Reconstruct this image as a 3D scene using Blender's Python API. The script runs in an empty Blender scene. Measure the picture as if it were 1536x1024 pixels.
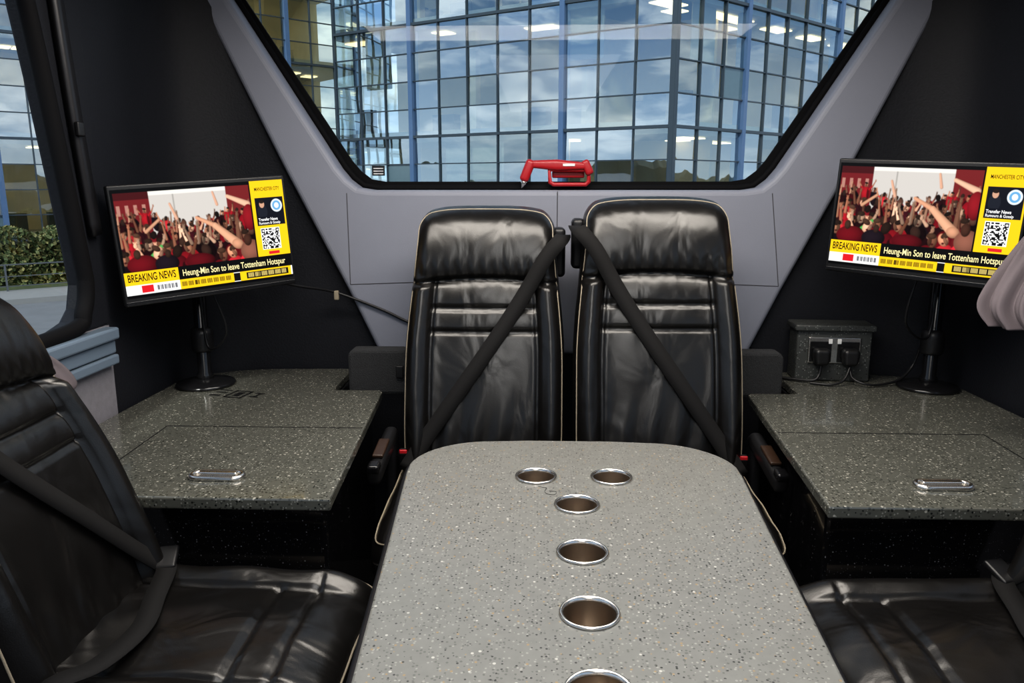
import bpy, bmesh, math, random
import numpy as np
from mathutils import Vector, Matrix, Euler
random.seed(7); np.random.seed(7)
D=bpy.data; C=bpy.context
col=C.scene.collection
R=math.radians

# ------------------------------------------------------------------ helpers
def newmat(name):
    m=D.materials.new(name); m.use_nodes=True
    nt=m.node_tree; nt.nodes.clear()
    out=nt.nodes.new('ShaderNodeOutputMaterial')
    return m,nt,out
def bsdf(nt,out,color=(.5,.5,.5),rough=.5,metal=0,spec=.5,coat=0):
    b=nt.nodes.new('ShaderNodeBsdfPrincipled')
    b.inputs['Base Color'].default_value=(*color,1)
    b.inputs['Roughness'].default_value=rough
    b.inputs['Metallic'].default_value=metal
    b.inputs['Specular IOR Level'].default_value=spec
    b.inputs['Coat Weight'].default_value=coat
    nt.links.new(b.outputs[0],out.inputs[0])
    return b
def simple(name,color,rough=.5,metal=0,spec=.5,coat=0,bump=None,var=0.0,vscale=6):
    m,nt,out=newmat(name); b=bsdf(nt,out,color,rough,metal,spec,coat)
    tc=nt.nodes.new('ShaderNodeTexCoord')
    n=nt.nodes.new('ShaderNodeTexNoise'); n.inputs['Scale'].default_value=vscale; n.inputs['Detail'].default_value=5
    nt.links.new(tc.outputs['Object'],n.inputs['Vector'])
    mr=nt.nodes.new('ShaderNodeMapRange')
    v=max(var,.06)
    mr.inputs['To Min'].default_value=1-v; mr.inputs['To Max'].default_value=1+v
    nt.links.new(n.outputs['Fac'],mr.inputs['Value'])
    mx=nt.nodes.new('ShaderNodeVectorMath'); mx.operation='SCALE'; mx.inputs[0].default_value=color
    nt.links.new(mr.outputs[0],mx.inputs['Scale']); nt.links.new(mx.outputs[0],b.inputs['Base Color'])
    if bump:
        n2=nt.nodes.new('ShaderNodeTexNoise'); n2.inputs['Scale'].default_value=bump[0]; n2.inputs['Detail'].default_value=4
        nt.links.new(tc.outputs['Object'],n2.inputs['Vector'])
        bp=nt.nodes.new('ShaderNodeBump'); bp.inputs['Strength'].default_value=bump[1]; bp.inputs['Distance'].default_value=bump[2] if len(bump)>2 else .01
        nt.links.new(n2.outputs['Fac'],bp.inputs['Height']); nt.links.new(bp.outputs[0],b.inputs['Normal'])
    return m
def speckle(name,base,layers,rough=.3,coat=0,spec=.5):
    m,nt,out=newmat(name); b=bsdf(nt,out,base,rough,0,spec,coat)
    tc=nt.nodes.new('ShaderNodeTexCoord')
    n=nt.nodes.new('ShaderNodeTexNoise'); n.inputs['Scale'].default_value=45; n.inputs['Detail'].default_value=3
    nt.links.new(tc.outputs['Object'],n.inputs['Vector'])
    mx=nt.nodes.new('ShaderNodeMix'); mx.data_type='RGBA'
    mx.inputs[6].default_value=(*[c*.85 for c in base],1); mx.inputs[7].default_value=(*[c*1.15 for c in base],1)
    nt.links.new(n.outputs['Fac'],mx.inputs[0]); cur=mx.outputs[2]
    for i,(sc,rad,pr,cl) in enumerate(layers):
        mp=nt.nodes.new('ShaderNodeMapping'); mp.inputs['Location'].default_value=(i*3.1,i*1.7,i*.7)
        nt.links.new(tc.outputs['Object'],mp.inputs[0])
        v=nt.nodes.new('ShaderNodeTexVoronoi'); v.inputs['Scale'].default_value=sc
        nt.links.new(mp.outputs[0],v.inputs['Vector'])
        a=nt.nodes.new('ShaderNodeMath'); a.operation='LESS_THAN'; a.inputs[1].default_value=rad
        nt.links.new(v.outputs['Distance'],a.inputs[0])
        sp=nt.nodes.new('ShaderNodeSeparateColor'); nt.links.new(v.outputs['Color'],sp.inputs[0])
        g=nt.nodes.new('ShaderNodeMath'); g.operation='LESS_THAN'; g.inputs[1].default_value=pr
        nt.links.new(sp.outputs[0],g.inputs[0])
        mu=nt.nodes.new('ShaderNodeMath'); mu.operation='MULTIPLY'
        nt.links.new(a.outputs[0],mu.inputs[0]); nt.links.new(g.outputs[0],mu.inputs[1])
        k=nt.nodes.new('ShaderNodeMix'); k.data_type='RGBA'; k.inputs[7].default_value=(*cl,1)
        nt.links.new(mu.outputs[0],k.inputs[0]); nt.links.new(cur,k.inputs[6]); cur=k.outputs[2]
    nt.links.new(cur,b.inputs['Base Color'])
    return m
def leather(name,color,rough=.36):
    m,nt,out=newmat(name); b=bsdf(nt,out,color,rough,0,.5)
    tc=nt.nodes.new('ShaderNodeTexCoord')
    mp=nt.nodes.new('ShaderNodeMapping'); mp.inputs['Scale'].default_value=(1.5,1,.8)
    nt.links.new(tc.outputs['Object'],mp.inputs[0])
    n=nt.nodes.new('ShaderNodeTexNoise'); n.inputs['Scale'].default_value=6.5; n.inputs['Detail'].default_value=2.5; n.inputs['Distortion'].default_value=.6
    nt.links.new(mp.outputs[0],n.inputs['Vector'])
    b1=nt.nodes.new('ShaderNodeBump'); b1.inputs['Strength'].default_value=.5; b1.inputs['Distance'].default_value=.018
    nt.links.new(n.outputs['Fac'],b1.inputs['Height'])
    v=nt.nodes.new('ShaderNodeTexVoronoi'); v.inputs['Scale'].default_value=450
    nt.links.new(tc.outputs['Object'],v.inputs['Vector'])
    b2=nt.nodes.new('ShaderNodeBump'); b2.inputs['Strength'].default_value=.10; b2.inputs['Distance'].default_value=.001
    nt.links.new(v.outputs['Distance'],b2.inputs['Height']); nt.links.new(b1.outputs[0],b2.inputs['Normal'])
    nt.links.new(b2.outputs[0],b.inputs['Normal'])
    mr=nt.nodes.new('ShaderNodeMapRange'); mr.inputs['To Min'].default_value=rough-.05; mr.inputs['To Max'].default_value=rough+.08
    nt.links.new(n.outputs['Fac'],mr.inputs['Value']); nt.links.new(mr.outputs[0],b.inputs['Roughness'])
    return m
def emis(name,color,strength):
    m,nt,out=newmat(name); e=nt.nodes.new('ShaderNodeEmission')
    e.inputs[0].default_value=(*color,1); e.inputs[1].default_value=strength
    nt.links.new(e.outputs[0],out.inputs[0]); return m
def glassmat(name,tint,fac,gl=(1,1,1),rough=.0,bump=None):
    m,nt,out=newmat(name)
    t=nt.nodes.new('ShaderNodeBsdfTransparent'); t.inputs[0].default_value=(*tint,1)
    g=nt.nodes.new('ShaderNodeBsdfGlossy'); g.inputs[0].default_value=(*gl,1); g.inputs['Roughness'].default_value=rough
    mx=nt.nodes.new('ShaderNodeMixShader'); mx.inputs[0].default_value=fac
    nt.links.new(t.outputs[0],mx.inputs[1]); nt.links.new(g.outputs[0],mx.inputs[2]); nt.links.new(mx.outputs[0],out.inputs[0])
    if bump:
        tc=nt.nodes.new('ShaderNodeTexCoord'); n=nt.nodes.new('ShaderNodeTexNoise')
        n.inputs['Scale'].default_value=bump[0]; nt.links.new(tc.outputs['Object'],n.inputs['Vector'])
        bp=nt.nodes.new('ShaderNodeBump'); bp.inputs['Strength'].default_value=bump[1]; bp.inputs['Distance'].default_value=bump[2]
        nt.links.new(n.outputs['Fac'],bp.inputs['Height']); nt.links.new(bp.outputs[0],g.inputs['Normal'])
    return m

def empty(name,loc=(0,0,0),rot=(0,0,0),parent=None):
    e=D.objects.new(name,None); e.location=loc; e.rotation_euler=rot; e.empty_display_size=.1
    col.objects.link(e)
    if parent: e.parent=parent
    return e
def mk(name,verts,faces,mat,parent=None,smooth=False,bevel=0,mats=None,mi=None,seg=2,solid=0,recalc=True):
    me=D.meshes.new(name); me.from_pydata([tuple(v) for v in verts],[],faces)
    if recalc:
        bm=bmesh.new(); bm.from_mesh(me); bmesh.ops.recalc_face_normals(bm,faces=bm.faces); bm.to_mesh(me); bm.free()
    for mm in (mats or [mat]): me.materials.append(mm)
    if mi is not None: me.polygons.foreach_set('material_index',mi)
    if smooth: me.polygons.foreach_set('use_smooth',[True]*len(me.polygons))
    ob=D.objects.new(name,me); col.objects.link(ob)
    if parent: ob.parent=parent
    if bevel:
        b=ob.modifiers.new('bevel','BEVEL'); b.width=bevel; b.segments=seg; b.limit_method='ANGLE'; b.angle_limit=R(35)
    if solid:
        s=ob.modifiers.new('thickness','SOLIDIFY'); s.thickness=solid; s.offset=0
    return ob
def axis(L,r,n,k):
    inn=L-r
    e=[inn+r*math.tan(R(45)*i/k) for i in range(1,k+1)]
    return [-x for x in reversed(e)]+[(-inn+2*inn*i/n) for i in range(n+1)]+e
def rbox_geo(L,r,n=(1,1,1),k=4,deform=None,off=(0,0,0)):
    A=[axis(L[a],r,n[a],k) for a in range(3)]
    N=[len(a)-1 for a in A]; ids={}; V=[]; F=[]
    def vid(i,j,l):
        key=(i,j,l)
        if key not in ids:
            p=Vector((A[0][i],A[1][j],A[2][l]))
            q=Vector([max(-(L[a]-r),min(L[a]-r,p[a])) for a in range(3)])
            d=p-q
            if d.length>1e-9: p=q+d.normalized()*r
            if deform: p=Vector(deform(p.x,p.y,p.z))
            ids[key]=len(V); V.append(p+Vector(off))
        return ids[key]
    for f in (0,N[0]):
        for j in range(N[1]):
            for l in range(N[2]): F.append((vid(f,j,l),vid(f,j+1,l),vid(f,j+1,l+1),vid(f,j,l+1)))
    for f in (0,N[1]):
        for i in range(N[0]):
            for l in range(N[2]): F.append((vid(i,f,l),vid(i+1,f,l),vid(i+1,f,l+1),vid(i,f,l+1)))
    for f in (0,N[2]):
        for i in range(N[0]):
            for j in range(N[1]): F.append((vid(i,j,f),vid(i+1,j,f),vid(i+1,j+1,f),vid(i,j+1,f)))
    return V,F
def rbox(name,loc,L,r,mat,parent=None,rot=None,**kw):
    V,F=rbox_geo(L,r,**kw)
    M=Matrix.Translation(loc)
    if rot: M=M@Euler(rot).to_matrix().to_4x4()
    return mk(name,[M@v for v in V],F,mat,parent,smooth=True)
def box(name,x0,x1,y0,y1,z0,z1,mat,parent=None,bevel=0):
    V=[(x,y,z) for x in (x0,x1) for y in (y0,y1) for z in (z0,z1)]
    F=[(0,1,3,2),(4,6,7,5),(0,4,5,1),(2,3,7,6),(0,2,6,4),(1,5,7,3)]
    return mk(name,V,F,mat,parent,bevel=bevel)
def prism(name,poly,a0,a1,mat,parent=None,axis_='z',bevel=0,seg=2):
    def m(p,a): return {'z':(p[0],p[1],a),'y':(p[0],a,p[1]),'x':(a,p[0],p[1])}[axis_]
    n=len(poly); V=[m(p,a0) for p in poly]+[m(p,a1) for p in poly]
    F=[tuple(range(n)),tuple(range(2*n-1,n-1,-1))]+[(i,(i+1)%n,n+(i+1)%n,n+i) for i in range(n)]
    return mk(name,V,F,mat,parent,bevel=bevel,seg=seg)
def lathe(name,prof,loc,mat,parent=None,n=48,rot=None):
    M=Matrix.Translation(loc)
    if rot: M=M@Euler(rot).to_matrix().to_4x4()
    V=[];F=[]
    for r,z in prof:
        for i in range(n):
            a=2*math.pi*i/n; V.append(M@Vector((r*math.cos(a),r*math.sin(a),z)))
    for j in range(len(prof)-1):
        for i in range(n): F.append((j*n+i,j*n+(i+1)%n,(j+1)*n+(i+1)%n,(j+1)*n+i))
    return mk(name,V,F,mat,parent,smooth=True)
def catmull(P,m=8,closed=False):
    P=[Vector(p) for p in P]; out=[]; n=len(P)
    rng=range(n) if closed else range(n-1)
    for i in rng:
        if closed: a,b,c,d=P[i-1],P[i],P[(i+1)%n],P[(i+2)%n]
        else: a,b,c,d=P[max(i-1,0)],P[i],P[i+1],P[min(i+2,n-1)]
        for j in range(m):
            t=j/m
            out.append(.5*((2*b)+(c-a)*t+(2*a-5*b+4*c-d)*t*t+(3*b-a-3*c+d)*t**3))
    if not closed: out.append(P[-1])
    return out
def tube(name,P,r,mat,parent=None,closed=False,smooth=True,m=8,ns=8):
    pts=catmull(P,m,closed) if smooth else [Vector(p) for p in P]
    cu=D.curves.new(name,'CURVE'); cu.dimensions='3D'; cu.bevel_depth=r; cu.bevel_resolution=3; cu.use_fill_caps=True
    s=cu.splines.new('POLY'); s.points.add(len(pts)-1)
    for i,p in enumerate(pts): s.points[i].co=(*p,1)
    s.use_cyclic_u=closed
    cu.materials.append(mat)
    ob=D.objects.new(name,cu); col.objects.link(ob)
    if parent: ob.parent=parent
    return ob
def ribbon(name,P,w,nrm,mat,parent=None,th=.0025,m=6):
    pts=catmull(P,m); V=[];F=[]
    nrm=Vector(nrm)
    for i,p in enumerate(pts):
        t=(pts[min(i+1,len(pts)-1)]-pts[max(i-1,0)]).normalized()
        s=t.cross(nrm).normalized()
        V+= [p-s*w/2,p,p+s*w/2]
    for i in range(len(pts)-1):
        a=3*i; F+=[(a,a+1,a+4,a+3),(a+1,a+2,a+5,a+4)]
    return mk(name,V,F,mat,parent,smooth=True,solid=th,recalc=False)
def text(name,body,loc,h,w,mat,parent,bold=0):
    cu=D.curves.new(name,'FONT'); cu.body=body; cu.size=h*1.35; cu.extrude=0.0; cu.offset=bold
    cu.materials.append(mat)
    ob=D.objects.new(name,cu); col.objects.link(ob); ob.parent=parent
    ob.location=loc; ob.rotation_euler=(R(90),0,0)
    C.view_layer.update()
    dx=ob.dimensions.x
    if dx>0: ob.scale=(w/dx,1,1)
    return ob
def sm(x):
    x=max(0,min(1,x)); return x*x*(3-2*x)
def g(d,w): return math.exp(-(d/w)**2)

# ------------------------------------------------------------------ materials
M_leather=leather('black_leather',(.0055,.0050,.0048),.30)
M_piping=simple('beige_piping',(.25,.215,.16),.55)
M_belt=simple('belt_webbing',(.0095,.0092,.0095),.8,spec=.2,bump=(600,.3,.001))
M_black=simple('black_plastic',(.010,.010,.011),.38,spec=.4)
M_blackg=simple('black_gloss_plastic',(.008,.008,.009),.18)
M_dgrey=simple('dark_grey_metal',(.02,.02,.023),.4,.4)
M_red=simple('red_plastic',(.36,.012,.018),.35)
M_steel=simple('brushed_steel',(.62,.6,.57),.25,1.0)
M_steeld=simple('cup_inner_steel',(.46,.40,.34),.3,1.0)
M_trim=simple('blue_grey_trim',(.205,.216,.262),.55,bump=(350,.25,.001),var=.05)
M_seam=simple('seam_dark_grey',(.06,.06,.07),.8)  # dark grey of the thin lines laid along the trim panel joints
M_navy=simple('navy_vinyl',(.0115,.0125,.0165),.6,spec=.22,bump=(160,.5,.002),var=.25,vscale=120)
M_mauve=simple('mauve_carpet_wall',(.17,.165,.185),.9,bump=(250,.4,.002),var=.2,vscale=60)
M_ledge=simple('painted_ledge',(.13,.17,.22),.4)
M_rubber=simple('window_rubber',(.005,.005,.006),.75,spec=.12)
M_curtain=simple('mauve_curtain',(.125,.105,.115),.9,bump=(400,.3,.001))
M_ceil=simple('ceiling_lining',(.42,.42,.43),.8)
M_floor=simple('dark_floor_vinyl',(.02,.02,.022),.6,var=.3,vscale=50)
M_carp=simple('charcoal_carpet',(.024,.025,.027),.95,bump=(350,.8,.004),var=.5,vscale=220)
M_desk=speckle('green_grey_terrazzo',(.088,.089,.077),[(120,.34,.5,(.045,.047,.041)),(165,.33,.38,(.22,.22,.195)),(95,.27,.15,(.34,.33,.29)),(140,.32,.22,(.014,.016,.014))],.17,coat=.3)
M_table=speckle('grey_speckled_laminate',(.158,.159,.149),[(175,.34,.35,(.10,.10,.094)),(165,.30,.30,(.245,.245,.225)),(130,.26,.14,(.25,.18,.10)),(150,.27,.20,(.022,.022,.022)),(95,.22,.09,(.40,.39,.36))],.33)
M_blackspk=speckle('black_sparkle_laminate',(.006,.006,.007),[(140,.22,.16,(.16,.16,.17)),(230,.24,.22,(.06,.06,.065))],.12,coat=.4)
M_outer=speckle('granite_outlet_box',(.04,.043,.042),[(150,.3,.35,(.16,.17,.16)),(120,.3,.3,(.01,.01,.01))],.5)
M_white=simple('white_plastic',(.7,.7,.7),.4)
M_beige=simple('beige_seat_shell',(.33,.29,.24),.5)
M_weave=simple('brown_weave',(.035,.02,.013),.3)

# ------------------------------------------------------------------ cabin shell
W=1.275; CEIL=2.05; YB=2.62; YF=-3.2
box('floor',-1.36,1.36,YF,2.75,-.06,0,M_floor)
box('ceiling',-1.36,1.36,YF,2.75,CEIL,CEIL+.05,M_ceil)
box('wall_front',-1.36,1.36,YF-.05,YF,0,CEIL,M_mauve)
for sx,side in ((-1,'left'),(1,'right')):
    w=empty('wall_'+side)
    def X(v): return sx*v
    a,b=sorted((X(W),X(W+.06)))
    box('lower_wall',a,b,YF,2.06,0,.97,M_mauve,w)
    box('header',a,b,YF,1.80,1.98,CEIL,M_navy,w)
    box('front_post',a,b,YF,YF+.2,.97,1.98,M_navy,w)
    prism('rear_post',[(1.80,.97),(1.93,1.0),(1.965,1.03),(1.985,1.09),(1.975,1.18),(1.905,1.6),(1.86,1.83),(1.82,CEIL),(2.08,CEIL),(2.08,.97)],a,b,M_navy,w,'x',bevel=.008)
    a2,b2=sorted((X(W-.038),X(W+.02)))
    box('ledge_upper',a2,b2,YF+.2,2.045,.935,.968,M_ledge,w,bevel=.006)
    a2,b2=sorted((X(W-.024),X(W)))
    box('ledge_mid',a2,b2,YF+.2,2.045,.895,.932,M_ledge,w,bevel=.005)
    a2,b2=sorted((X(W-.03),X(W)))
    box('ledge_lower',a2,b2,YF+.2,2.045,.865,.892,M_ledge,w,bevel=.005)
    pts=[(X(W-.012),1.945,1.98),(X(W-.014),1.965,1.7),(X(W-.014),1.985,1.5),(X(W-.014),2.02,1.22)]
    ribbon('post_rail',pts,.04,(sx,0,0),M_dgrey,w,th=.016)
    rbox('post_button',(X(W-.028),1.975,1.49),(.006,.014,.018),.004,M_black,w)
    win=empty('window_1' if sx<0 else 'window_2')
    gx=X(W+.012)
    mk('glass',[(gx,YF+.2,.95),(gx,2.0,.95),(gx,2.0,2.0),(gx,YF+.2,2.0)],[(0,1,2,3)],glassmat('side_glass_'+side,(.84,.90,.93),.012),win)
    tube('rubber_seal',[(X(W),1.6,.975),(X(W),1.9,.985),(X(W),1.950,1.025),(X(W),1.972,1.09),(X(W),1.962,1.18),(X(W),1.892,1.6),(X(W),1.847,1.83),(X(W),1.807,2.04)],.021,M_rubber,win)
# rear corner panels (dark), following the curved back corner and trimmed to the grey frame
zk=[0,.78,1.0,1.4,1.93,2.05]; xk=[.60,.60,.70,.895,1.14,1.195]
path=catmull([(-1.275,2.05,0),(-1.28,2.22,0),(-1.278,2.38,0),(-1.235,2.5,0),(-1.13,2.575,0),(-1.0,2.605,0),(-.8,2.618,0),(-.55,2.62,0)],8)
px=[p.x for p in path]; py=[p.y for p in path]
sl=[0]
for i in range(1,len(path)): sl.append(sl[-1]+(path[i]-path[i-1]).length)
for sx,side in ((-1,'left'),(1,'right')):
    V=[];F=[];zs=np.linspace(0,CEIL,42);N=36
    for z in zs:
        xi=np.interp(z,zk,xk)
        j=next(i for i in range(len(px)) if px[i]>=-xi and i>10)
        tt=(-xi-px[j-1])/(px[j]-px[j-1]); smax=sl[j-1]+tt*(sl[j]-sl[j-1])
        for s in np.linspace(0,smax,N):
            V.append((-sx*float(np.interp(s,sl,px)),float(np.interp(s,sl,py)),float(z)))
    for a in range(len(zs)-1):
        for b in range(N-1): F.append((a*N+b,a*N+b+1,(a+1)*N+b+1,(a+1)*N+b))
    mk('wall_rear_corner_'+side,V,F,M_navy,smooth=True)
box('wall_rear',-.66,.66,2.60,2.70,0,.80,M_navy)
cx=-.02
def wedge(o):
    hb=.685-o; zb=1.335+o; ht=1.13-o*1.1
    pl=[(cx-ht,CEIL)]
    slope=(ht-hb)/(CEIL-zb)
    pl+= [(cx-hb-slope*.07,zb+.07),(cx-hb-slope*.03+.004,zb+.035),(cx-hb+.02,zb+.008),(cx-hb+.07,zb)]
    right=[(2*cx-p[0],p[1]) for p in reversed(pl)]
    return pl+right
outer=[(1.225,CEIL),(1.17,1.93),(.925,1.40),(.73,1.0),(.63,.78)]
poly=[(-x,z) for x,z in outer]+[(x,z) for x,z in reversed(outer)]
inner=wedge(0)
trim=prism('trim_1',poly+list(reversed(inner)),2.575,2.68,M_trim,None,'y',bevel=.018,seg=4)
seams=empty('trim_2')
def seam(n,a,b,wd=.003):
    tube(n,[(a[0],2.575,a[1]),(b[0],2.575,b[1])],wd/2,M_seam,seams,smooth=False)
seam('seam_centre',(cx,1.33),(cx,.80))
for sx in (-1,1):
    seam('seam_corner',(cx+sx*.70,1.325),(sx*.72,1.02)); seam('seam_low',(sx*.72,1.02),(sx*.45,1.03))
win=empty('window_3')
op=wedge(-.03)
mk('glass',[(p[0],2.70,p[1]) for p in op],[tuple(range(len(op)))],glassmat('rear_glass',(.86,.93,.94),.010),win)
o2=wedge(.028)
V=[(p[0],2.682,p[1]) for p in wedge(-.03)]+[(p[0],2.682,p[1]) for p in o2]; n=len(o2)
mk('black_border',V,[(i,i+1,n+i+1,n+i) for i in range(n-1)],M_rubber,win,solid=.012)
tube('rubber_seal',[(p[0],2.668,p[1]) for p in wedge(.006)],.011,M_rubber,win,smooth=False)
st=empty('window_sticker',(-.635,2.690,1.400))
box('label',-.022,.022,0,.001,-.017,.017,M_black,st)
for i in range(3): box('line',-.017,.017,-.001,0,-.012+i*.009,-.009+i*.009,M_white,st)

# ------------------------------------------------------------------ desks
def desk(sx,side):
    e=empty('side_desk')
    top=[(-1.262,1.46),(-.503,1.46),(-.505,1.47),(-.566,2.30),(-.575,2.315),(-.71,2.315),(-.725,2.33),(-.73,2.60),(-1.0,2.588),(-1.12,2.558),(-1.222,2.49),(-1.262,2.38),(-1.265,2.06)]
    m=lambda P:[(-sx*p[0],p[1]) for p in P]
    prism('worktop',m(top),.694,.72,M_desk,e,'z',bevel=.004)
    car=[(-1.255,1.57),(-.545,1.57),(-.598,2.29),(-.72,2.30),(-.72,2.57),(-1.12,2.53),(-1.2,2.46),(-1.25,2.36)]
    prism('carcass',m(car),.0,.693,M_blackspk,e,'z',bevel=.01)
    q=lambda x,y:(-sx*x,y,.7200)
    tube('lid_seam_back',[q(-.545,1.93),q(-1.07,1.93)],.0013,M_rubber,e,smooth=False)
    tube('lid_seam_side',[q(-1.07,1.93),q(-1.05,1.47)],.0013,M_rubber,e,smooth=False)
    hx=sx*.785
    loop=[]
    for i in range(48):
        a=2*math.pi*i/48; c,s=math.cos(a),math.sin(a)
        loop.append((hx+ (.037 if c>0 else -.037)+.019*c,1.572+.019*s,.724))
    tube('handle_rim',loop,.0065,M_steel,e,closed=True,smooth=False)
    rbox('handle_plate',(hx,1.572,.7215),(.052,.017,.003),.0025,M_steel,e)
    rbox('handle_lip',(hx,1.577,.727),(.044,.008,.005),.004,M_steel,e)
    pts=[(-sx*-.68,.70),(-sx*-.49,.70),(-sx*-.49,.83),(-sx*-.50,.845),(-sx*-.665,.845),(-sx*-.68,.83)]
    prism('upright_panel',pts,2.335,2.40,M_carp,e,'y',bevel=.01)
    rbox('panel_latch',(sx*.515,2.333,.775),(.012,.006,.02),.004,M_black,e)
    return e
dl=desk(-1,'left'); dr=desk(1,'right')
lab=empty('desk_label',(-1.0,2.25,.7205),(0,0,R(-12)))
for (a,b,c,d) in ((-.085,.03,-.045,.036),(-.085,.005,-.045,.011),(-.03,-.04,.03,-.034),(-.03,.03,.03,.036),(-.03,-.04,-.024,.036),(.024,-.04,.03,.036),(-.01,-.02,.01,.02),(.045,-.02,.075,-.014),(.045,.02,.075,.026),(.06,-.02,.066,.026),(-.085,-.03,-.05,-.02)):
    box('mark',a,c,b,d,0,.0008,M_black,lab)

# ------------------------------------------------------------------ table
tb=empty('lounge_table')
R1=[(.292,.42),(.305,.60),(.32,.88),(.35,1.30),(.374,1.62)]
R2=[(.19+.186*math.cos(R(a)),1.655+.185*math.sin(R(a))) for a in range(6,91,7)]
half=[(.20,.36),(.27,.38)]+R1+R2+[(.10,1.848)]
poly=[(x,y) for x,y in half]+[(-x,y) for x,y in reversed(half)]
top=prism('table_top',poly,.684,.72,M_table,tb,'z')
holes=[(-.083,1.60),(.083,1.60),(0,1.45),(0,1.245),(0,1.05),(0,.865),(0,.68)]
V=[];F=[];n=48
for hx,hy in holes:
    b=len(V)
    for z in (.66,.75):
        for i in range(n): V.append((hx+.0405*math.cos(2*math.pi*i/n),hy+.0405*math.sin(2*math.pi*i/n),z))
    F+=[(b+i,b+(i+1)%n,b+n+(i+1)%n,b+n+i) for i in range(n)]; F+=[tuple(range(b,b+n)),tuple(range(b+2*n-1,b+n-1,-1))]
cut=mk('cutter',V,F,M_table)
bm_=top.modifiers.new('holes','BOOLEAN'); bm_.object=cut; bm_.operation='DIFFERENCE'; bm_.solver='EXACT'
C.view_layer.update()
nm=D.meshes.new_from_object(top.evaluated_get(C.evaluated_depsgraph_get()))
top.modifiers.clear(); top.data=nm
D.objects.remove(cut,do_unlink=True)
bv=top.modifiers.new('bevel','BEVEL'); bv.width=.004; bv.segments=2; bv.limit_method='ANGLE'; bv.angle_limit=R(50)
tube('edge_band',[(x*1.002,y+.001*(1 if y>1 else -1),.700) for x,y in poly],.011,M_dgrey,tb,closed=True,smooth=False)
for hx,hy in holes:
    lathe('cup_rim',[(.040,-.001),(.0455,-.001),(.0465,.0015),(.0455,.004),(.043,.0048),(.0405,.003),(.0397,-.002)],(hx,hy,.7205),M_steel,tb)
    lathe('cup_well',[(.0397,-.002),(.0392,-.006),(.0385,-.06),(.036,-.066),(.0,-.066)],(hx,hy,.7205),M_steeld,tb)
lathe('pedestal',[(0,0),(.19,0),(.19,.012),(.17,.02),(.05,.03),(.045,.05),(.045,.60),(.09,.62),(.12,.635),(.12,.655),(0,.655)],(0,1.14,0),M_dgrey,tb)
tube('pen_scribble',[(-.078,1.545,.7204),(-.068,1.54,.7204),(-.060,1.535,.7204),(-.064,1.52,.7204),(-.06,1.505,.7204),(-.045,1.50,.7204),(-.04,1.515,.7204),(-.055,1.52,.7204)],.0005,M_black,tb)

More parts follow.
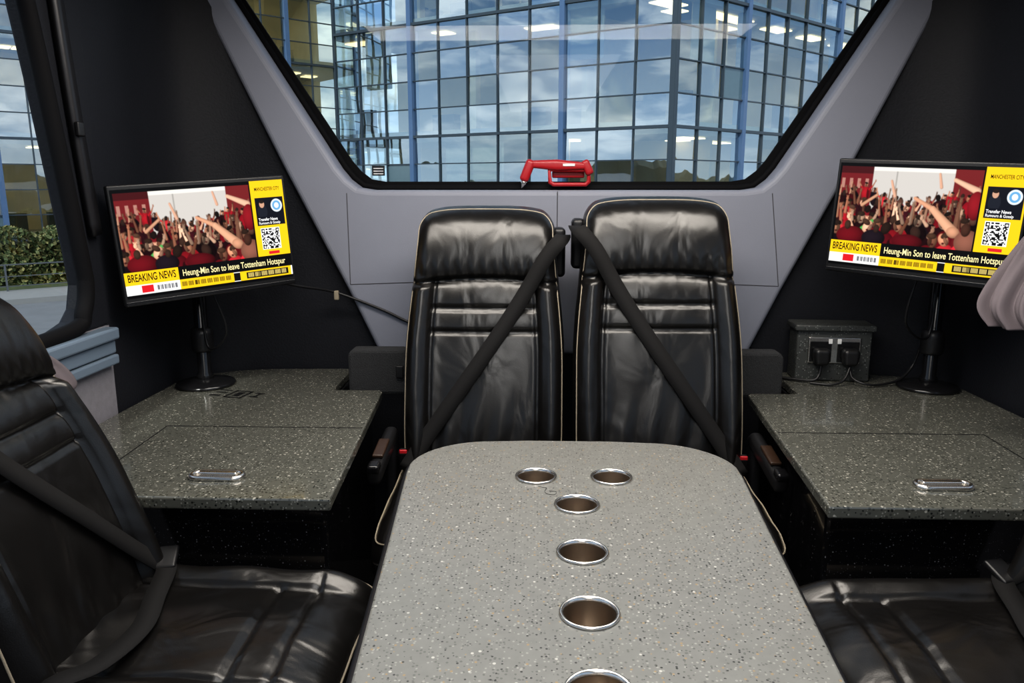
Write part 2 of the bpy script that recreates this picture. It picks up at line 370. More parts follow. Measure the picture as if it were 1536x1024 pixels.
# ------------------------------------------------------------------ seats
def coach_seat(loc,rot,W,top,bs,arm=0,lap=False,taper=.125,clen=.245,czup=0,recl=.245):
    e=empty('coach_seat',loc,(0,0,rot))
    z0=.47; H=(top-z0)/2; T=.058; r=.05
    def dfm(x,y,z):
        t=(z+H)/(2*H); s=x/W
        w=1-taper*sm((t-.45)/.5)-.03*sm((.25-t)/.25)
        fw=max(0,min(1,(-y+.01)/.045))
        d=0
        low=sm((.76-t)/.04)
        d+=.028*g(abs(s)-.84,.15)*low
        d+=.043*(max(0,math.sin(math.pi*max(0,min(1,(t-.735)/.29))))**.6)*(1-.35*s**4)
        d-=.016*g(abs(s)-.67,.022)*low*sm((t-.08)/.06)
        d-=.018*g(t-(.748-.02*s*s),.009)
        if abs(s)<.67:
            for q in (.647,.567): d-=.009*g(t-q,.006)
            d+=.009*math.cos(math.pi*s/1.34)*low
            d+=.004*abs(math.sin(math.pi*(t-.567)/.08))*low*(1 if t>.567 else 0)
        d+=.0028*math.sin(38*s+9*t)*g(t-.775,.035)+.0030*math.sin(20*s-11*t)*g(t-.20,.12)
        yy=y-fw*d
        yy+=recl*(max(t,0)**1.12)-.016*math.sin(math.pi*t)
        yy-=.008*abs(s)**3*fw
        zz=z-.028*s**4*sm((t-.8)/.2)
        return (x*w,yy,zz+z0+H)
    V,F=rbox_geo((W,T,H),r,(64,2,110),5,dfm)
    mk('backrest',V,F,M_leather,e,smooth=True)
    k=.82; P=[]
    a,b=W-r+k*r,H-r+k*r; rc=k*r
    y=-(T-r+.55*r)
    for i in range(30): P.append((-a,y,-H+.03+(b-rc+H-.03)*i/30))
    for i in range(7): an=R(180-90*i/6); P.append((-a+rc+rc*math.cos(an),y,b-rc+rc*math.sin(an)))
    for i in range(1,16): P.append((-a+rc+(2*a-2*rc)*i/16,y,b))
    for i in range(7): an=R(90-90*i/6); P.append((a-rc+rc*math.cos(an),y,b-rc+rc*math.sin(an)))
    for i in range(31): P.append((a,y,b-rc-(b-rc+H-.03)*i/30))
    tube('back_piping',[dfm(*p) for p in P],.0023,M_piping,e,smooth=False)
    def dfs(x,y,z):
        q=dfm(x,y*.2,z); return (q[0]*.97,q[1]+.055,q[2]-.02)
    V,F=rbox_geo((W,.03,H),.028,(6,1,20),4,dfs)
    mk('back_shell',V,F,M_black,e,smooth=True)
    LC=(W+.012,clen,.068); rc=.052
    def dfc(x,y,z):
        s=x/W; fw=max(0,min(1,(z+.0)/.05)); v=(y+clen)/(2*clen)
        d=.018*g(abs(s)-.84,.16)
        d-=.012*g(abs(s)-.64,.02)*sm((v-.1)/.1)
        if abs(s)<.66: d-=.008*g(v-.36,.012); d+=.012*math.cos(math.pi*s/1.3)
        d-=.007*g(v-.22,.01)*(1 if abs(s)<.8 else 0)
        d+=.0028*math.sin(17*v+6*s)*math.sin(6*s+2)
        zz=z+fw*d-.03*sm((.22-v)/.22)*(1 if z>0 else .3)+.012*v
        return (x,y+.03-clen,zz+.472+czup)
    V,F=rbox_geo(LC,rc,(56,60,2),5,dfc)
    mk('cushion',V,F,M_leather,e,smooth=True)
    P=[];a,b=LC[0]-.25*rc,LC[1]-.25*rc;q=.75*rc
    for cxx,cyy,a0 in ((a-q,b-q,0),(-a+q,b-q,90),(-a+q,-b+q,180),(a-q,-b+q,270)):
        for i in range(7): an=R(a0+15*i); P.append((cxx+q*math.cos(an),cyy+q*math.sin(an),LC[2]-.3*rc+.001))
    Q=[]
    for i in range(len(P)):
        p0=Vector(P[i]);p1=Vector(P[(i+1)%len(P)]); nseg=max(1,int((p1-p0).length/.03))
        for j in range(nseg): Q.append(dfc(*(p0.lerp(p1,j/nseg))))
    tube('cushion_piping',Q,.0021,M_piping,e,closed=True,smooth=False)
    rbox('seat_pan',(0,-.2,.385),(W*.95,.215,.03),.02,M_black,e)
    rbox('seat_base',(0,-.17,.178),(W*.72,.16,.177),.03,M_dgrey,e)
    n=22; pts=[]
    for i in range(n+1):
        t=i/n
        x=bs*W*(.93-1.86*t); zl=(top-.115)*(1-t)+.565*t
        p=dfm(x,-T,zl-z0-H); pts.append(Vector((p[0],p[1]-.012,zl)))
    ys=[p.y for p in pts]
    for i in range(n+1):
        a=max(0,i-4);b=min(n,i+4); pts[i].y=min(sum(ys[a:b+1])/(b-a+1),ys[i])
    pts=[Vector((bs*W*.97,pts[0].y+.10,top-.085)),Vector((bs*W*.95,pts[0].y+.02,top-.09))]+pts[1::3]
    ribbon('shoulder_belt',pts,.044 if not lap else .036,(0,-1,.3),M_belt,e,m=5)
    rbox('belt_guide',(bs*W*.93,.25,top-.14),(.02,.035,.075),.014,M_black,e)
    hx=-bs*(W*.97)
    rbox('buckle',(hx,-.03,.575),(.016,.014,.034),.009,M_black,e,rot=(R(15),0,0))
    rbox('buckle_button',(hx,-.046,.603),(.011,.004,.007),.003,M_red if not lap else M_black,e)
    tube('buckle_stalk',[(hx,-.02,.55),(hx,-.01,.48),(hx*.97,0,.42)],.008,M_black,e)
    if lap:
        u=czup
        pts=[(-bs*W*.95,-.045,.60),(-bs*W*.72,-.075,.572+u),(-bs*W*.3,-.10,.570+u),(bs*W*.2,-.13,.572+u),(bs*W*.7,-.12,.578+u),(bs*W*1.0,-.07,.575+u),(bs*W*1.1,-.03,.50)]
        ribbon('lap_belt',pts,.038,(0,-.1,1),M_belt,e,m=6)
        rbox('belt_tongue',(-bs*W*.86,-.06,.605),(.03,.022,.006),.005,M_black,e,rot=(0,R(20*bs),R(15)))
        rbox('side_shell',(-bs*(W+.03),-.16,.42),(.012,.20,.07),.011,M_beige,e)
    if arm:
        ax=arm*(W+.034)
        rbox('armrest',(ax,-.125,.625),(.019,.135,.024),.016,M_black,e,rot=(R(8),0,0))
        rbox('armrest_cap',(ax,-.245,.632),(.016,.02,.012),.008,M_blackg,e,rot=(R(8),0,0))
        rbox('armrest_weave',(ax,-.15,.651),(.015,.05,.005),.004,M_weave,e,rot=(R(8),0,0))
        rbox('armrest_post',(ax,.0,.54),(.016,.03,.11),.012,M_dgrey,e)
    return e
coach_seat((-.237,2.12,0),0,.234,1.29,1,arm=-1)
coach_seat((.262,2.10,0),0,.241,1.318,-1,arm=1)
coach_seat((-.897,1.228,0),R(90),.225,1.18,-1,lap=True,taper=.23,clen=.266,czup=.024,recl=.265)
coach_seat((.897,1.228,0),R(-90),.225,1.18,1,lap=True,taper=.23,clen=.266,czup=.024,recl=.265)

# ------------------------------------------------------------------ screens
NX,NY=480,270
def srgb(c): 
    c=np.array(c)/255.; return np.where(c<=.04045,c/12.92,((c+.055)/1.055)**2.4)
img=np.zeros((NY,NX,3)); yy,xx=np.mgrid[0:NY,0:NX]; U=(xx+.5)/NX*1.78; Vv=(yy+.5)/NY
def blend(mask,c,clip=None):
    global img
    if clip is not None: mask=mask*clip
    img=img*(1-mask[...,None])+srgb(c)*mask[...,None]
def rect(x0,y0,x1,y1,c,clip=None):
    blend(((U/1.78>=x0)&(U/1.78<x1)&(Vv>=y0)&(Vv<y1)).astype(float),c,clip)
def ell(cx_,cy_,rx,ry,c,ang=0,clip=None):
    global img
    dx=U-cx_;dy=Vv-cy_;ca,sa=math.cos(ang),math.sin(ang)
    q=np.sqrt(((dx*ca+dy*sa)/rx)**2+((-dx*sa+dy*ca)/ry)**2)
    m=np.clip((1-q)*min(rx,ry)*NY+.5,0,1)
    if clip is None: blend(m,c); return
    shade=np.clip(1.15-.6*q**2-.25*(dx/rx)-.15*(dy/ry),.2,1.4)
    m=m*clip
    img=img*(1-m[...,None])+srgb(c)*shade[...,None]*m[...,None]
def line(x0,y0,x1,y1,w0,w1,c,clip=None):
    global img
    dx,dy=x1-x0,y1-y0; L2=dx*dx+dy*dy+1e-9
    t=np.clip(((U-x0)*dx+(Vv-y0)*dy)/L2,0,1)
    ex,ey=U-x0-t*dx,Vv-y0-t*dy
    d=np.hypot(ex,ey); w_=w0+(w1-w0)*t
    m=np.clip((w_-d)*NY+.5,0,1)
    if clip is not None: m=m*clip
    shade=np.clip(1.1-.45*(d/w_)**2-.25*ex/w_,.3,1.3)
    img=img*(1-m[...,None])+srgb(c)*shade[...,None]*m[...,None]
sh=lambda c,f:tuple(max(0,min(255,int(v*f))) for v in c)
rect(0,0,1,1,(8,8,10))
vid=((U/1.78>.012)&(U/1.78<.785)&(Vv>.035)&(Vv<.755)).astype(float)
rect(0,.035,.8,.755,(205,200,194),vid)
rect(0,.035,.20,.5,(118,34,38),vid); rect(.0,.035,.2,.10,(74,22,26),vid)
for i in range(4): rect(.02+i*.046,.15,.04+i*.046,.24,(180,130,118),vid)
rect(.64,.035,.8,.4,(120,38,40),vid); rect(.33,.035,.337,.3,(170,166,160),vid); rect(.20,.035,.64,.07,(232,229,222),vid)
rect(0,.50,.8,.755,(40,12,17),vid)
rs=random.Random(21)
skins=[(226,172,142),(204,142,112),(160,106,82),(236,190,160),(112,72,54)]
reds=[(170,26,40),(138,18,32),(204,48,58),(100,16,28),(70,20,30),(34,18,26),(160,26,38),(50,12,18)]
for row in range(6):
    yb=.25+row*.085; sc=.024+row*.0085
    npp=18-row*2
    for i in range(npp):
        x=(i+rs.uniform(-.5,.5)+.5)/npp*1.42; y=yb+rs.uniform(-.07,.06)+(.06 if .35<x<1.0 and row<2 else 0)
        lum=rs.uniform(.45,1.1); rc_=sh(rs.choice(reds),lum); sk=sh(rs.choice(skins),max(lum,.6))
        ell(x,y+sc*3.4,sc*1.8,sc*2.9,rc_,rs.uniform(-.45,.45),vid)
        ell(x+sc*.8,y+sc*3.6,sc*.5,sc*2,sh(rc_,.5),rs.uniform(-.3,.3),vid)
        for _ in range(rs.choice((0,1,1,2))):
            d=rs.choice((-1,1)); ex=x+d*sc*rs.uniform(.8,3.6); ey=y-sc*rs.uniform(.2,3.8)
            line(x+d*sc*1.3,y+sc*1.8,(x+ex)/2+d*sc*.8,y+sc*.4,sc*.45,sc*.36,rc_,vid)
            line((x+ex)/2+d*sc*.8,y+sc*.4,ex,ey,sc*.33,sc*.17,sk,vid)
            ell(ex,ey,sc*.28,sc*.36,sh(sk,1.08),0,vid)
            for fg in (-1,0,1): line(ex,ey,ex+fg*sc*.22,ey-sc*.55,sc*.09,sc*.06,sk,vid)
        an=rs.uniform(-.6,.6)
        if rs.random()<.3:
            ell(x,y,sc*.74,sc*.95,sh((62,42,34),rs.uniform(.4,1.6)),an,vid)
        else:
            ell(x,y,sc*.68,sc*.95,sk,an,vid)
            ell(x+rs.uniform(-.25,.25)*sc,y-sc*.66,sc*.70,sc*.42,sh((52,36,28),rs.uniform(.5,1.8)),an,vid)
            ell(x+rs.choice((-1,1))*sc*.35,y+sc*.15,sc*.26,sc*.6,sh(sk,.6),an,vid)
            ell(x,y+sc*.48,sc*.2,sc*.15,(74,28,28),0,vid)
        if rs.random()<.12: ell(x+rs.uniform(-1,1)*sc*2,y+sc*3,sc*.5,sc*.3,(238,234,228),rs.random(),vid)
        if rs.random()<.05: line(x,y+sc*2,x+sc*2,y+sc*.4,sc*.3,sc*.3,(90,170,90),vid)
line(.80,.31,.98,.40,.016,.024,(216,160,128),vid); line(.98,.40,1.20,.60,.030,.050,(222,168,136),vid)
line(1.15,.13,1.36,.22,.018,.032,(228,182,154),vid); line(1.0,.08,1.03,.2,.011,.015,(214,166,140),vid)
line(.55,.16,.60,.30,.011,.016,(214,166,140),vid); line(.28,.40,.42,.30,.016,.013,(200,150,120),vid)
ell(1.36,.35,.07,.13,(140,26,36),0,vid); ell(1.20,.60,.065,.05,(204,150,120),.3,vid)
ell(1.34,.68,.12,.11,(140,92,76),0,vid); ell(1.31,.57,.045,.06,(74,46,36),0,vid)
ell(.20,.70,.15,.09,(108,18,28),0,vid); ell(.16,.60,.035,.045,(70,48,38),0,vid); ell(.44,.71,.12,.08,(34,24,32),0,vid); ell(.46,.62,.03,.04,(60,42,34),0,vid); ell(.78,.72,.15,.07,(96,16,26),0,vid)
bl=img.copy()
for ax in (0,1): bl=(np.roll(bl,1,ax)+2*bl+np.roll(bl,-1,ax))/4
img=img*(1-vid[...,None])+bl*vid[...,None]
Yel=(250,204,30)
rect(.79,.0,1,.755,Yel); rect(0,0,.79,.035,(8,8,10)); rect(.782,.03,.79,.755,(8,8,10)); rect(0,0,.012,.755,(8,8,10))
rect(.81,.17,.99,.45,(22,24,34)); 
def disc(a,b,c,d,k): 
    q=np.sqrt(((U-a)/c)**2+((Vv-b)/d)**2); blend(np.clip((1-q)*c*NY+.5,0,1),k)
disc(1.78*.945,.255,.065,.065,(225,235,245)); disc(1.78*.945,.255,.048,.048,(110,170,215)); disc(1.78*.945,.255,.026,.028,(240,240,240))
disc(1.78*.852,.31,.055,.075,(35,38,48)); disc(1.78*.852,.235,.028,.036,(205,160,135)); disc(1.78*.852,.21,.028,.018,(40,30,26)); rect(.81,.36,.90,.45,(22,24,34))
rq=random.Random(3); rect(.825,.475,.945,.69,(250,250,250))
for i in range(17):
    for j in range(17):
        if rq.random()<.5: rect(.83+i*.0065,.483+j*.0118,.83+(i+1)*.0065,.483+(j+1)*.0118,(15,15,15))
for a,b in ((.83,.483),(.922,.483),(.83,.645)):
    rect(a,b,a+.02,b+.038,(10,10,10)); rect(a+.005,b+.01,a+.015,b+.028,(250,250,250))
rect(.86,.71,.93,.74,(215,40,50))
rect(0,.755,1,.88,(14,14,16)); rect(0,.76,.30,.88,Yel)
rect(0,.88,1,.975,(238,238,236)); rect(.30,.88,.62,.975,Yel); rect(.62,.89,.66,.965,(20,20,22)); rect(.66,.88,.99,.975,Yel); rect(.70,.895,.97,.96,(28,26,20))
rect(.085,.893,.15,.96,(215,35,45))
for i in range(24): 
    x=.17+i*.005
    if i%4!=3: rect(x,.905,x+.004,.95,(120,120,125))
for i in range(48):
    if i%6!=5: rect(.31+i*.0062,.905,.31+i*.0062+.0042,.95,(90,72,20))
for i in range(40):
    if i%7!=6: rect(.71+i*.0062,.905,.71+i*.0062+.004,.95,(215,195,120))
m_screen,nt,out=newmat('screen_picture')
at=nt.nodes.new('ShaderNodeAttribute'); at.attribute_name='pic'
em=nt.nodes.new('ShaderNodeEmission'); em.inputs[1].default_value=1.1
gl=nt.nodes.new('ShaderNodeBsdfGlossy'); gl.inputs['Roughness'].default_value=.3; gl.inputs[0].default_value=(.015,.015,.015,1)
ad=nt.nodes.new('ShaderNodeAddShader')
nt.links.new(at.outputs['Color'],em.inputs[0]); nt.links.new(em.outputs[0],ad.inputs[0]); nt.links.new(gl.outputs[0],ad.inputs[1]); nt.links.new(ad.outputs[0],out.inputs[0])
M_tdark=emis('screen_text_dark',(.01,.01,.01),1); M_tlight=emis('screen_text_light',(.95,.85,.45),1.1); M_twhite=emis('screen_text_white',(.9,.9,.9),1.1)
MW,MH=.243,.165; SWd,SHt=.236,.147
V=[];F=[]
for j in range(NY):
    for i in range(NX): V.append((-SWd+2*SWd*i/(NX-1),0,.006+SHt-2*SHt*j/(NY-1)))
for j in range(NY-1):
    for i in range(NX-1): F.append((j*NX+i,(j+1)*NX+i,(j+1)*NX+i+1,j*NX+i+1))
sme=D.meshes.new('screen'); sme.from_pydata(V,[],F); ca=sme.color_attributes.new('pic','FLOAT_COLOR','POINT')
ca.data.foreach_set('color',np.concatenate([img.reshape(-1,3),np.ones((NX*NY,1))],1).astype(np.float32).ravel())
sme.materials.append(m_screen)
def sp(u,v): return (-SWd+2*SWd*u, -.0215, .006+SHt-2*SHt*v)
def monitor(loc,rz,roll,bx,by,mx,my,zt):
    top_=empty('computer_monitor')
    e=empty('display',loc,(0,R(roll),R(rz)),top_)
    rbox('casing',(0,0,0),(MW,.018,MH),.005,M_black,e)
    rbox('rear_bulge',(0,.03,-.02),(.15,.025,.09),.02,M_black,e)
    rbox('chin',(0,-.0185,-.157),(MW-.002,.002,.006),.0015,M_blackg,e)
    s=D.objects.new('screen',sme); s.location=(0,-.0195,0); col.objects.link(s); s.parent=e
    text('headline_label','BREAKING NEWS',sp(.015,.85),.022,.125,M_tdark,e,.0004)
    text('headline','Heung-Min Son to leave Tottenham Hotspur',sp(.32,.85),.019,.30,M_tlight,e,.0003)
    text('sidebar_title','MANCHESTER CITY',sp(.815,.10),.011,.075,M_tdark,e,.0001)
    text('sidebar_caption','Transfer News',sp(.82,.40),.009,.058,M_twhite,e,.0003)
    text('sidebar_caption_2','Rumours & Gossip',sp(.82,.435),.008,.064,M_twhite,e,.0002)
    rbox('mount_plate',(0,.062,-.02),(.05,.008,.05),.006,M_dgrey,e)
    e=top_
    lathe('base',[(0,.001),(.09,.001),(.092,.006),(.088,.012),(.05,.018),(.03,.024),(.0,.024)],(bx,by,.72),M_blackg,e)
    lathe('pole',[(.0,.0),(.026,.0),(.026,.02),(.021,.03),(.021,zt-.75),(.017,zt-.74),(.0,zt-.74)],(bx,by,.735),M_blackg,e)
    lathe('collar',[(.021,0),(.032,.003),(.034,.012),(.034,.06),(.031,.075),(.021,.08)],(bx,by,.83),M_black,e)
    lathe('arm_hub',[(.0,0),(.034,.0),(.036,.01),(.036,.055),(.03,.065),(.0,.065)],(bx,by,zt-.09),M_black,e)
    tube('arm',[(bx,by,zt-.05),((bx*.5+mx*.5),(by*.5+my*.5),zt-.04),(mx,my,zt-.03)],.017,M_black,e)
    rbox('arm_knuckle',(mx,my,zt-.03),(.02,.02,.025),.012,M_black,e)
    tube('cable_loop',[(mx*.98,my+.0,zt-.16),(mx*.96+.01,my+.02,zt-.30),(bx*.97,by-.035,zt-.36),(bx*.985,by-.03,zt-.2),(bx,by-.02,zt-.08)],.0035,M_black,e)
    return e
monitor((-1.044,2.207,1.20),38.6,-3.8,-1.15,2.36,-1.095,2.272,1.21)
monitor((.992,2.205,1.252),-39,2.8,1.155,2.40,1.045,2.268,1.25)
tube('power_cable',[(-.93,2.36,1.06),(-.86,2.45,1.03),(-.78,2.55,1.0),(-.70,2.565,.97),(-.60,2.565,.93),(-.50,2.565,.885),(-.36,2.56,.86)],.0045,M_black)
cc=empty('cable_clip',(-.765,2.558,.985)); rbox('clip',(0,0,0),(.008,.008,.016),.004,M_piping,cc)

# ------------------------------------------------------------------ outlet box
ob=empty('power_outlet_box',(.885,2.525,.72),(0,0,R(-4)))
rbox('housing',(0,0,.09),(.118,.05,.089),.006,M_outer,ob)
rbox('housing_cap',(0,-.004,.178),(.127,.058,.010),.005,M_outer,ob)
rbox('face_plate',(0,-.053,.105),(.082,.004,.043),.003,M_steel,ob)
for s in (-1,1):
    rbox('socket_inset',(s*.043,-.057,.10),(.034,.002,.034),.0015,M_blackg,ob)
    def dp(x,y,z): return (x*(1-.2*max(0,-z)/.03),y,z)
    rbox('plug',(s*.045,-.077,.088),(.026,.022,.028),.014,M_black,ob,n=(4,2,4),deform=dp)
    rbox('switch',(s*.014,-.0585,.135),(.006,.002,.008),.0015,M_white,ob)
tube('plug_cable_a',[(-.045,-.08,.06),(-.05,-.085,.03),(-.07,-.09,.012),(-.13,-.06,.008),(-.19,-.02,.006)],.005,M_black,ob)
tube('plug_cable_b',[(.045,-.08,.06),(.05,-.10,.025),(.09,-.12,.010),(.15,-.10,.008),(.21,-.07,.02),(.25,-.05,.06),(.262,-.06,.12)],.004,M_black,ob)
tube('plug_cable_c',[(.045,-.085,.06),(.02,-.11,.02),(-.02,-.12,.007),(-.08,-.10,.006)],.004,M_black,ob)

# ------------------------------------------------------------------ emergency hammer on the rear window
hm=empty('emergency_hammer',(-.012,2.64,1.387))
rbox('bracket_back',(.03,.035,.0),(.055,.018,.012),.006,M_red,hm)
loop=[(-.035,0,.014),(.085,0,.014),(.098,0,.006),(.098,0,-.024),(.088,0,-.034),(-.02,0,-.034),(-.032,0,-.026)]
tube('bracket_loop',loop,.0075,M_red,hm,closed=True,smooth=False)
rbox('hammer_body',(-.01,-.004,.030),(.100,.013,.014),.010,M_red,hm,rot=(0,R(2),0),n=(8,1,1),deform=lambda x,y,z:(x,y,z*(1.3-.5*abs(x)/.1)))
rbox('hammer_head',(-.108,-.004,.012),(.016,.015,.038),.012,M_red,hm,rot=(0,R(22),0))
lathe('hammer_tip',[(0,-.02),(.004,-.012),(.010,0),(.010,.006),(0,.006)],(-.121,-.004,-.028),M_steel,hm,n=20,rot=(0,R(22),0))
rbox('end_grip',(.092,-.004,.022),(.014,.013,.026),.010,M_red,hm,rot=(0,R(-25),0))
rbox('label',(.03,-.0185,.030),(.02,.0008,.004),.0006,M_white,hm)

# ------------------------------------------------------------------ curtains
def cloth(name,rows,nf,amp,mat,parent=None,n=60,up=10):
    Ls=catmull([(r[1][0],r[1][1],r[0]) for r in rows],up); Rs=catmull([(r[2][0],r[2][1],r[0]) for r in rows],up)
    V=[];F=[]
    for k,(a,b) in enumerate(zip(Ls,Rs)):
        d=(b-a); nn=Vector((-d.y,d.x,0)).normalized()
        for i in range(n+1):
            t=i/n; ph=2*math.pi*nf*t
            V.append(a+d*t+nn*amp*(math.sin(ph+.6*math.sin(k*.1))+.35*math.sin(2.3*ph+k*.07)))
    for k in range(len(Ls)-1):
        for i in range(n): F.append((k*(n+1)+i,k*(n+1)+i+1,(k+1)*(n+1)+i+1,(k+1)*(n+1)+i))
    return mk(name,V,F,mat,parent,smooth=True,solid=.003)
cu=empty('window_curtain')
cloth('fabric',[(1.95,(1.235,1.78),(1.235,1.45)),(1.45,(1.225,1.92),(1.23,1.55)),(1.30,(1.17,1.97),(1.22,1.62)),(1.19,(1.10,1.97),(1.21,1.64)),(1.07,(1.015,1.93),(1.20,1.62)),(1.01,(1.035,1.90),(1.20,1.60))],6,.016,M_curtain,cu,n=90)
cu=empty('window_curtain')
cloth('fabric',[(1.08,(-1.235,1.50),(-1.235,1.34)),(1.02,(-1.225,1.60),(-1.22,1.34)),(.95,(-1.205,1.70),(-1.2,1.36)),(.885,(-1.19,1.745),(-1.19,1.38)),(.86,(-1.20,1.72),(-1.19,1.40))],3,.010,M_curtain,cu)

# ------------------------------------------------------------------ outside
M_conc=simple('office_slab',(.44,.41,.33),.8)
M_int=simple('office_interior',(.75,.60,.35),.8,var=.4,vscale=.6)
M_mull=simple('office_mullion',(.06,.08,.10),.4,.3)
M_blue=simple('office_blue_column',(.09,.16,.29),.4)
M_lite=emis('office_ceiling_light',(1,.74,.40),3.2)
M_furn=simple('office_furniture',(.09,.085,.07),.7)
G1=glassmat('office_glass_a',(.66,.76,.76),.45,(.76,.87,.97),.01,(.5,.10,.05))
G2=glassmat('office_glass_b',(.70,.80,.78),.36,(.76,.87,.95),.015,(.5,.10,.05))
G3=glassmat('office_glass_c',(.62,.72,.74),.52,(.74,.85,.96),.01,(.5,.10,.05))
M_spand=simple('office_spandrel_glass',(.12,.18,.21),.12,0,.8)
def office(segs,z0,z1,name,pan=1.25,storey=3.9,rows=4,depth=3.6,zoff=0.4,seed=1,tilt=.55):
    rr=random.Random(seed); V=[];F=[];MI=[]
    mats=[M_conc,M_int,M_mull,M_blue,M_lite,M_furn,G1,G2,G3,M_spand]
    for p0,p1,flip,lp,gw in segs:
        p0=Vector((*p0,0));p1=Vector((*p1,0)); L=(p1-p0).length; e=(p1-p0)/L
        nn=Vector((-e.y,e.x,0))*flip
        def bx(a0,a1,d0,d1,h0,h1,mi):
            b=len(V)
            for a in (a0,a1):
                for d in (d0,d1):
                    for h in (h0,h1): V.append(p0+e*a+nn*d+Vector((0,0,h)))
            for f in ((0,1,3,2),(4,6,7,5),(0,4,5,1),(2,3,7,6),(0,2,6,4),(1,5,7,3)): F.append(tuple(b+i for i in f)); MI.append(mi)
        nx=max(1,round(L/pan)); w=L/nx
        for i in range(nx+1): bx(i*w-.02,i*w+.02,-.07,.05,z0,z1,2)
        for i in range(3,nx,5): bx(i*w-.09,i*w+.09,-.12,.3,z0,z1,3)
        bx(-.08,.08,-.10,.1,z0,z1,2)
        z=z0+zoff
        bx(0,L,-.02,.1,z0,z,2)
        while z<z1:
            bx(0,L,.08,depth,z-.20,z+.20,0)
            bx(0,L,-.09,.05,z-.045,z+.045,2)
            rh=storey/rows
            for k in range(1,rows): bx(0,L,-.05,.05,z+k*rh-.018,z+k*rh+.018,2)
            for i in range(nx):
                for k in range(rows):
                    a0,a1,h0,h1=i*w,(i+1)*w,z+k*rh,z+(k+1)*rh
                    tx=math.tan(R(rr.gauss(0,tilt)))*w/2; tz=math.tan(R(rr.gauss(0,tilt)))*rh/2
                    b=len(V)
                    for (a,h,o) in ((a0,h0,-tx-tz),(a1,h0,tx-tz),(a1,h1,tx+tz),(a0,h1,-tx+tz)): V.append(p0+e*a+nn*o+Vector((0,0,h)))
                    F.append((b,b+1,b+2,b+3)); MI.append(9 if rr.random()<.02 else rr.choices((6,7,8),gw)[0])
                if rr.random()<lp:
                    dd=rr.choice((.5,1.0,1.6)); bx((i+.03)*w,(i+rr.choice((.55,.97)))*w,dd,dd+.6,z+storey-.27,z+storey-.23,4)
                if rr.random()<.5: 
                    q=rr.uniform(.5,2.5); bx((i+.1)*w,(i+rr.uniform(.4,.95))*w,q,q+.4,z+.22,z+.22+rr.uniform(.6,1.3),5)
                if rr.random()<.18: bx(i*w,(i+1)*w,.35,.38,z+storey*rr.uniform(.3,.75),z+storey-.2,0)
                if rr.random()<.15: bx((i+.4)*w,(i+.6)*w,1.2,1.5,z+.2,z+storey-.2,1)
            z+=storey
        bx(0,L,depth,depth+.2,z0,z1,1)
    return mk(name,V,F,None,mats=mats,mi=MI)
GZ=-1.2
office([((3.9,24.0),(-8.0,31.0),-1,.5,(5,3,3)),((3.9,24.0),(20.0,39.0),1,.8,(2,7,1))],GZ,15,'office_building',seed=3)
office([((-8.6,37.0),(-22.5,24.2),-1,.8,(3,6,1))],GZ,15,'office_building',pan=1.1,storey=3.6,zoff=.6,seed=9)
gd=empty('ground')
box('asphalt',-200,200,-200,200,GZ-.1,GZ,simple('asphalt_ground',(.17,.175,.18),.85,bump=(20,.3,.02),var=.2,vscale=3),gd)
M_grass=simple('ground_verge',(.07,.09,.035),.9,var=.4,vscale=2)
e=Vector((-.738,-.675,0)); nn=Vector((-.675,.738,0))
rd=Vector((-9.0,22.5,0))
def strip(name,s0,s1,d0,d1,z0,z1,mat,parent):
    V=[]
    for s in (s0,s1):
        for d in (d0,d1):
            for z in (z0,z1):
                p=rd+e*s+nn*d; V.append((p.x,p.y,z))
    return mk(name,V,[(0,1,3,2),(4,6,7,5),(0,4,5,1),(2,3,7,6),(0,2,6,4),(1,5,7,3)],mat,parent)
strip('pavement',-8,30,-3.0,-1.2,GZ,GZ+.12,simple('kerb_stone',(.26,.26,.25),.8),gd)
strip('grass_verge',-8,30,-1.2,3.5,GZ,GZ+.10,M_grass,gd)
hg=empty('hedge')
V=[];F=[];MI=[];rr=random.Random(2)
for i in range(30000):
    s=rr.uniform(-6,20); d=rr.uniform(-.1,1.5); top_=1.4+.18*math.sin(s*1.3)+.13*math.sin(s*3.1+1)+.08*math.sin(s*7.3)
    if rr.random()<.5: d=-.1+rr.random()*.15; z=rr.uniform(.1,top_)
    else: z=top_-rr.random()*.15
    p=rd+e*s+nn*d+Vector((0,0,GZ+z)); q=.07
    a=Vector((rr.gauss(0,1),rr.gauss(0,1),rr.gauss(0,1))).normalized()*q; b_=a.cross(Vector((rr.gauss(0,1),rr.gauss(0,1),rr.gauss(0,1)))).normalized()*q*.7
    b=len(V); V+=[p-a,p-b_,p+a,p+b_]; F.append((b,b+1,b+2,b+3)); MI.append(rr.randint(0,2))
mk('leaves',V,F,None,hg,mats=[simple('hedge_leaf_dark',(.06,.09,.03),.7),simple('hedge_leaf',(.12,.15,.055),.7),simple('hedge_leaf_olive',(.22,.21,.08),.7)],mi=MI,recalc=False)
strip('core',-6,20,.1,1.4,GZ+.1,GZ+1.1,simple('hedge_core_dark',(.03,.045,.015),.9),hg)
fe=empty('street_railing')
V=[];F=[]
def fb(s0,s1,d0,d1,z0,z1):
    b=len(V)
    for s in (s0,s1):
        for d in (d0,d1):
            for z in (z0,z1): p=rd+e*s+nn*d; V.append((p.x,p.y,GZ+z))
    for f in ((0,1,3,2),(4,6,7,5),(0,4,5,1),(2,3,7,6),(0,2,6,4),(1,5,7,3)): F.append(tuple(b+i for i in f))
for i in range(14): fb(-6+i*2,-5.96+i*2,-1.4,-1.36,.12,.75)
fb(-6,20,-1.385,-1.36,.72,.75); fb(-6,20,-1.385,-1.36,.45,.47); fb(-6,20,-1.385,-1.36,.22,.24)
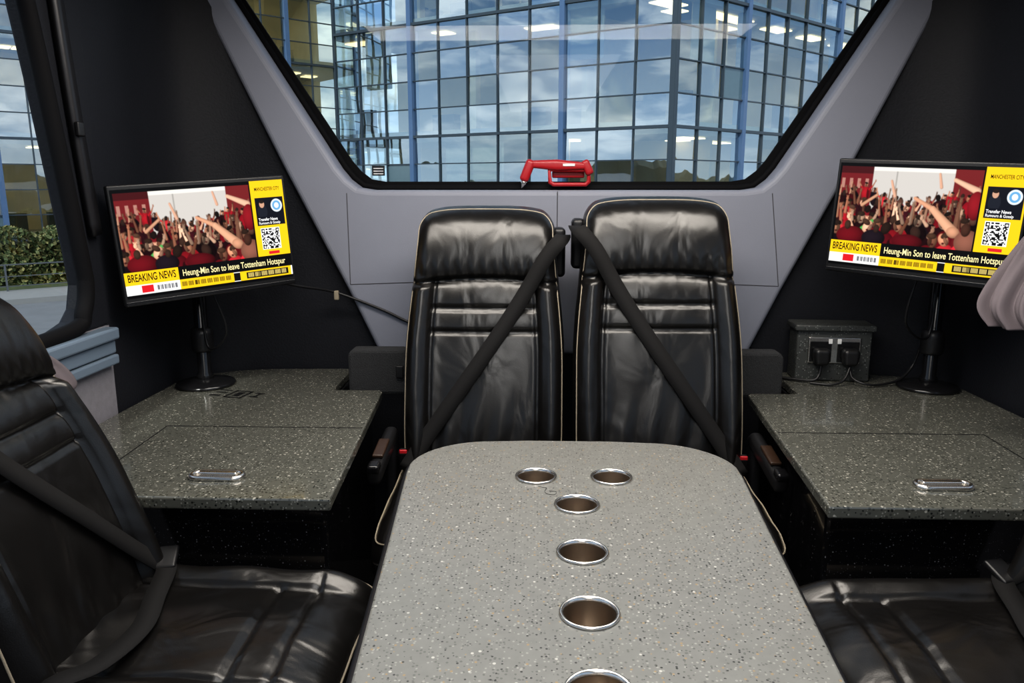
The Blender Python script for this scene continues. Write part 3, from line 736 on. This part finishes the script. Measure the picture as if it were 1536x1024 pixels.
mk('rails',V,F,simple('railing_grey',(.14,.15,.16),.5,.5),fe)
# distant tree line around the car park, seen mirrored in the glass facades
V=[];F=[];n=900
for i in range(n+1):
    a=R(140+ (400-140)*i/n); h=3.6+1.3*math.sin(i*.033)+.8*math.sin(i*.11+1)+abs(math.sin(i*.45))*.9+rr.uniform(-.25,.45)
    for rad,z in ((120,GZ-.05),(122,GZ+h*.75),(126,GZ+h),(150,GZ-.05)): V.append((rad*math.cos(a),rad*math.sin(a),z))
for i in range(n):
    for k in range(3): F.append((4*i+k,4*i+k+1,4*i+5+k,4*i+4+k))
mk('tree_line',V,F,simple('woodland',(.06,.07,.055),.95,var=.7,vscale=.5),smooth=False)

# ------------------------------------------------------------------ world
w=D.worlds.new('sky'); C.scene.world=w; w.use_nodes=True; nt=w.node_tree; nt.nodes.clear()
out=nt.nodes.new('ShaderNodeOutputWorld'); bg=nt.nodes.new('ShaderNodeBackground'); nt.links.new(bg.outputs[0],out.inputs[0])
tc=nt.nodes.new('ShaderNodeTexCoord'); sep=nt.nodes.new('ShaderNodeSeparateXYZ'); nt.links.new(tc.outputs['Generated'],sep.inputs[0])
rp=nt.nodes.new('ShaderNodeValToRGB'); rp.color_ramp.elements[0].position=.0; rp.color_ramp.elements[0].color=(.56,.65,.74,1)
rp.color_ramp.elements[1].position=.7; rp.color_ramp.elements[1].color=(.13,.22,.38,1)
el=rp.color_ramp.elements.new(.20); el.color=(.20,.31,.48,1)
nt.links.new(sep.outputs[2],rp.inputs[0])
mp=nt.nodes.new('ShaderNodeMapping'); mp.inputs['Scale'].default_value=(2.2,2.2,7.0); nt.links.new(tc.outputs['Generated'],mp.inputs[0])
ns=nt.nodes.new('ShaderNodeTexNoise'); ns.inputs['Scale'].default_value=2.6; ns.inputs['Detail'].default_value=9; ns.inputs['Roughness'].default_value=.58; ns.inputs['Distortion'].default_value=.3
nt.links.new(mp.outputs[0],ns.inputs['Vector'])
cr=nt.nodes.new('ShaderNodeValToRGB'); cr.color_ramp.elements[0].position=.46; cr.color_ramp.elements[1].position=.62
nt.links.new(ns.outputs['Fac'],cr.inputs[0])
mx=nt.nodes.new('ShaderNodeMix'); mx.data_type='RGBA'; mx.inputs[7].default_value=(.95,.95,.96,1)
nt.links.new(cr.outputs[0],mx.inputs[0]); nt.links.new(rp.outputs[0],mx.inputs[6]); nt.links.new(mx.outputs[2],bg.inputs[0])
bg.inputs[1].default_value=1.5
def lamp(name,kind,loc,rot,energy,color,**kw):
    l=D.lights.new(name,kind); l.energy=energy; l.color=color
    for k,v in kw.items(): setattr(l,k,v)
    o=D.objects.new(name,l); o.location=loc; o.rotation_euler=rot; col.objects.link(o); return o
lamp('sun','SUN',(0,0,20),(R(50),0,R(-12)),2.6,(1,.94,.85),angle=R(6))
lamp('ceiling_lamp','AREA',(0,-.5,2.03),(0,0,0),42,(1,.98,.95),shape='RECTANGLE',size=.7,size_y=3.2)
lamp('ceiling_lamp','AREA',(0,1.7,2.03),(0,0,0),35,(1,.93,.84),shape='RECTANGLE',size=1.7,size_y=.35)

# ------------------------------------------------------------------ camera
cam=D.cameras.new('camera'); cam.sensor_width=36; cam.lens=26.95; cam.clip_start=.02; cam.clip_end=600
co=D.objects.new('camera',cam); co.location=(-.08,0,1.35); co.rotation_euler=(R(90-11.5),0,R(2.0)); col.objects.link(co)
C.scene.camera=co
C.scene.view_settings.view_transform='Standard'
try: C.scene.view_settings.look='Medium High Contrast'
except Exception: pass
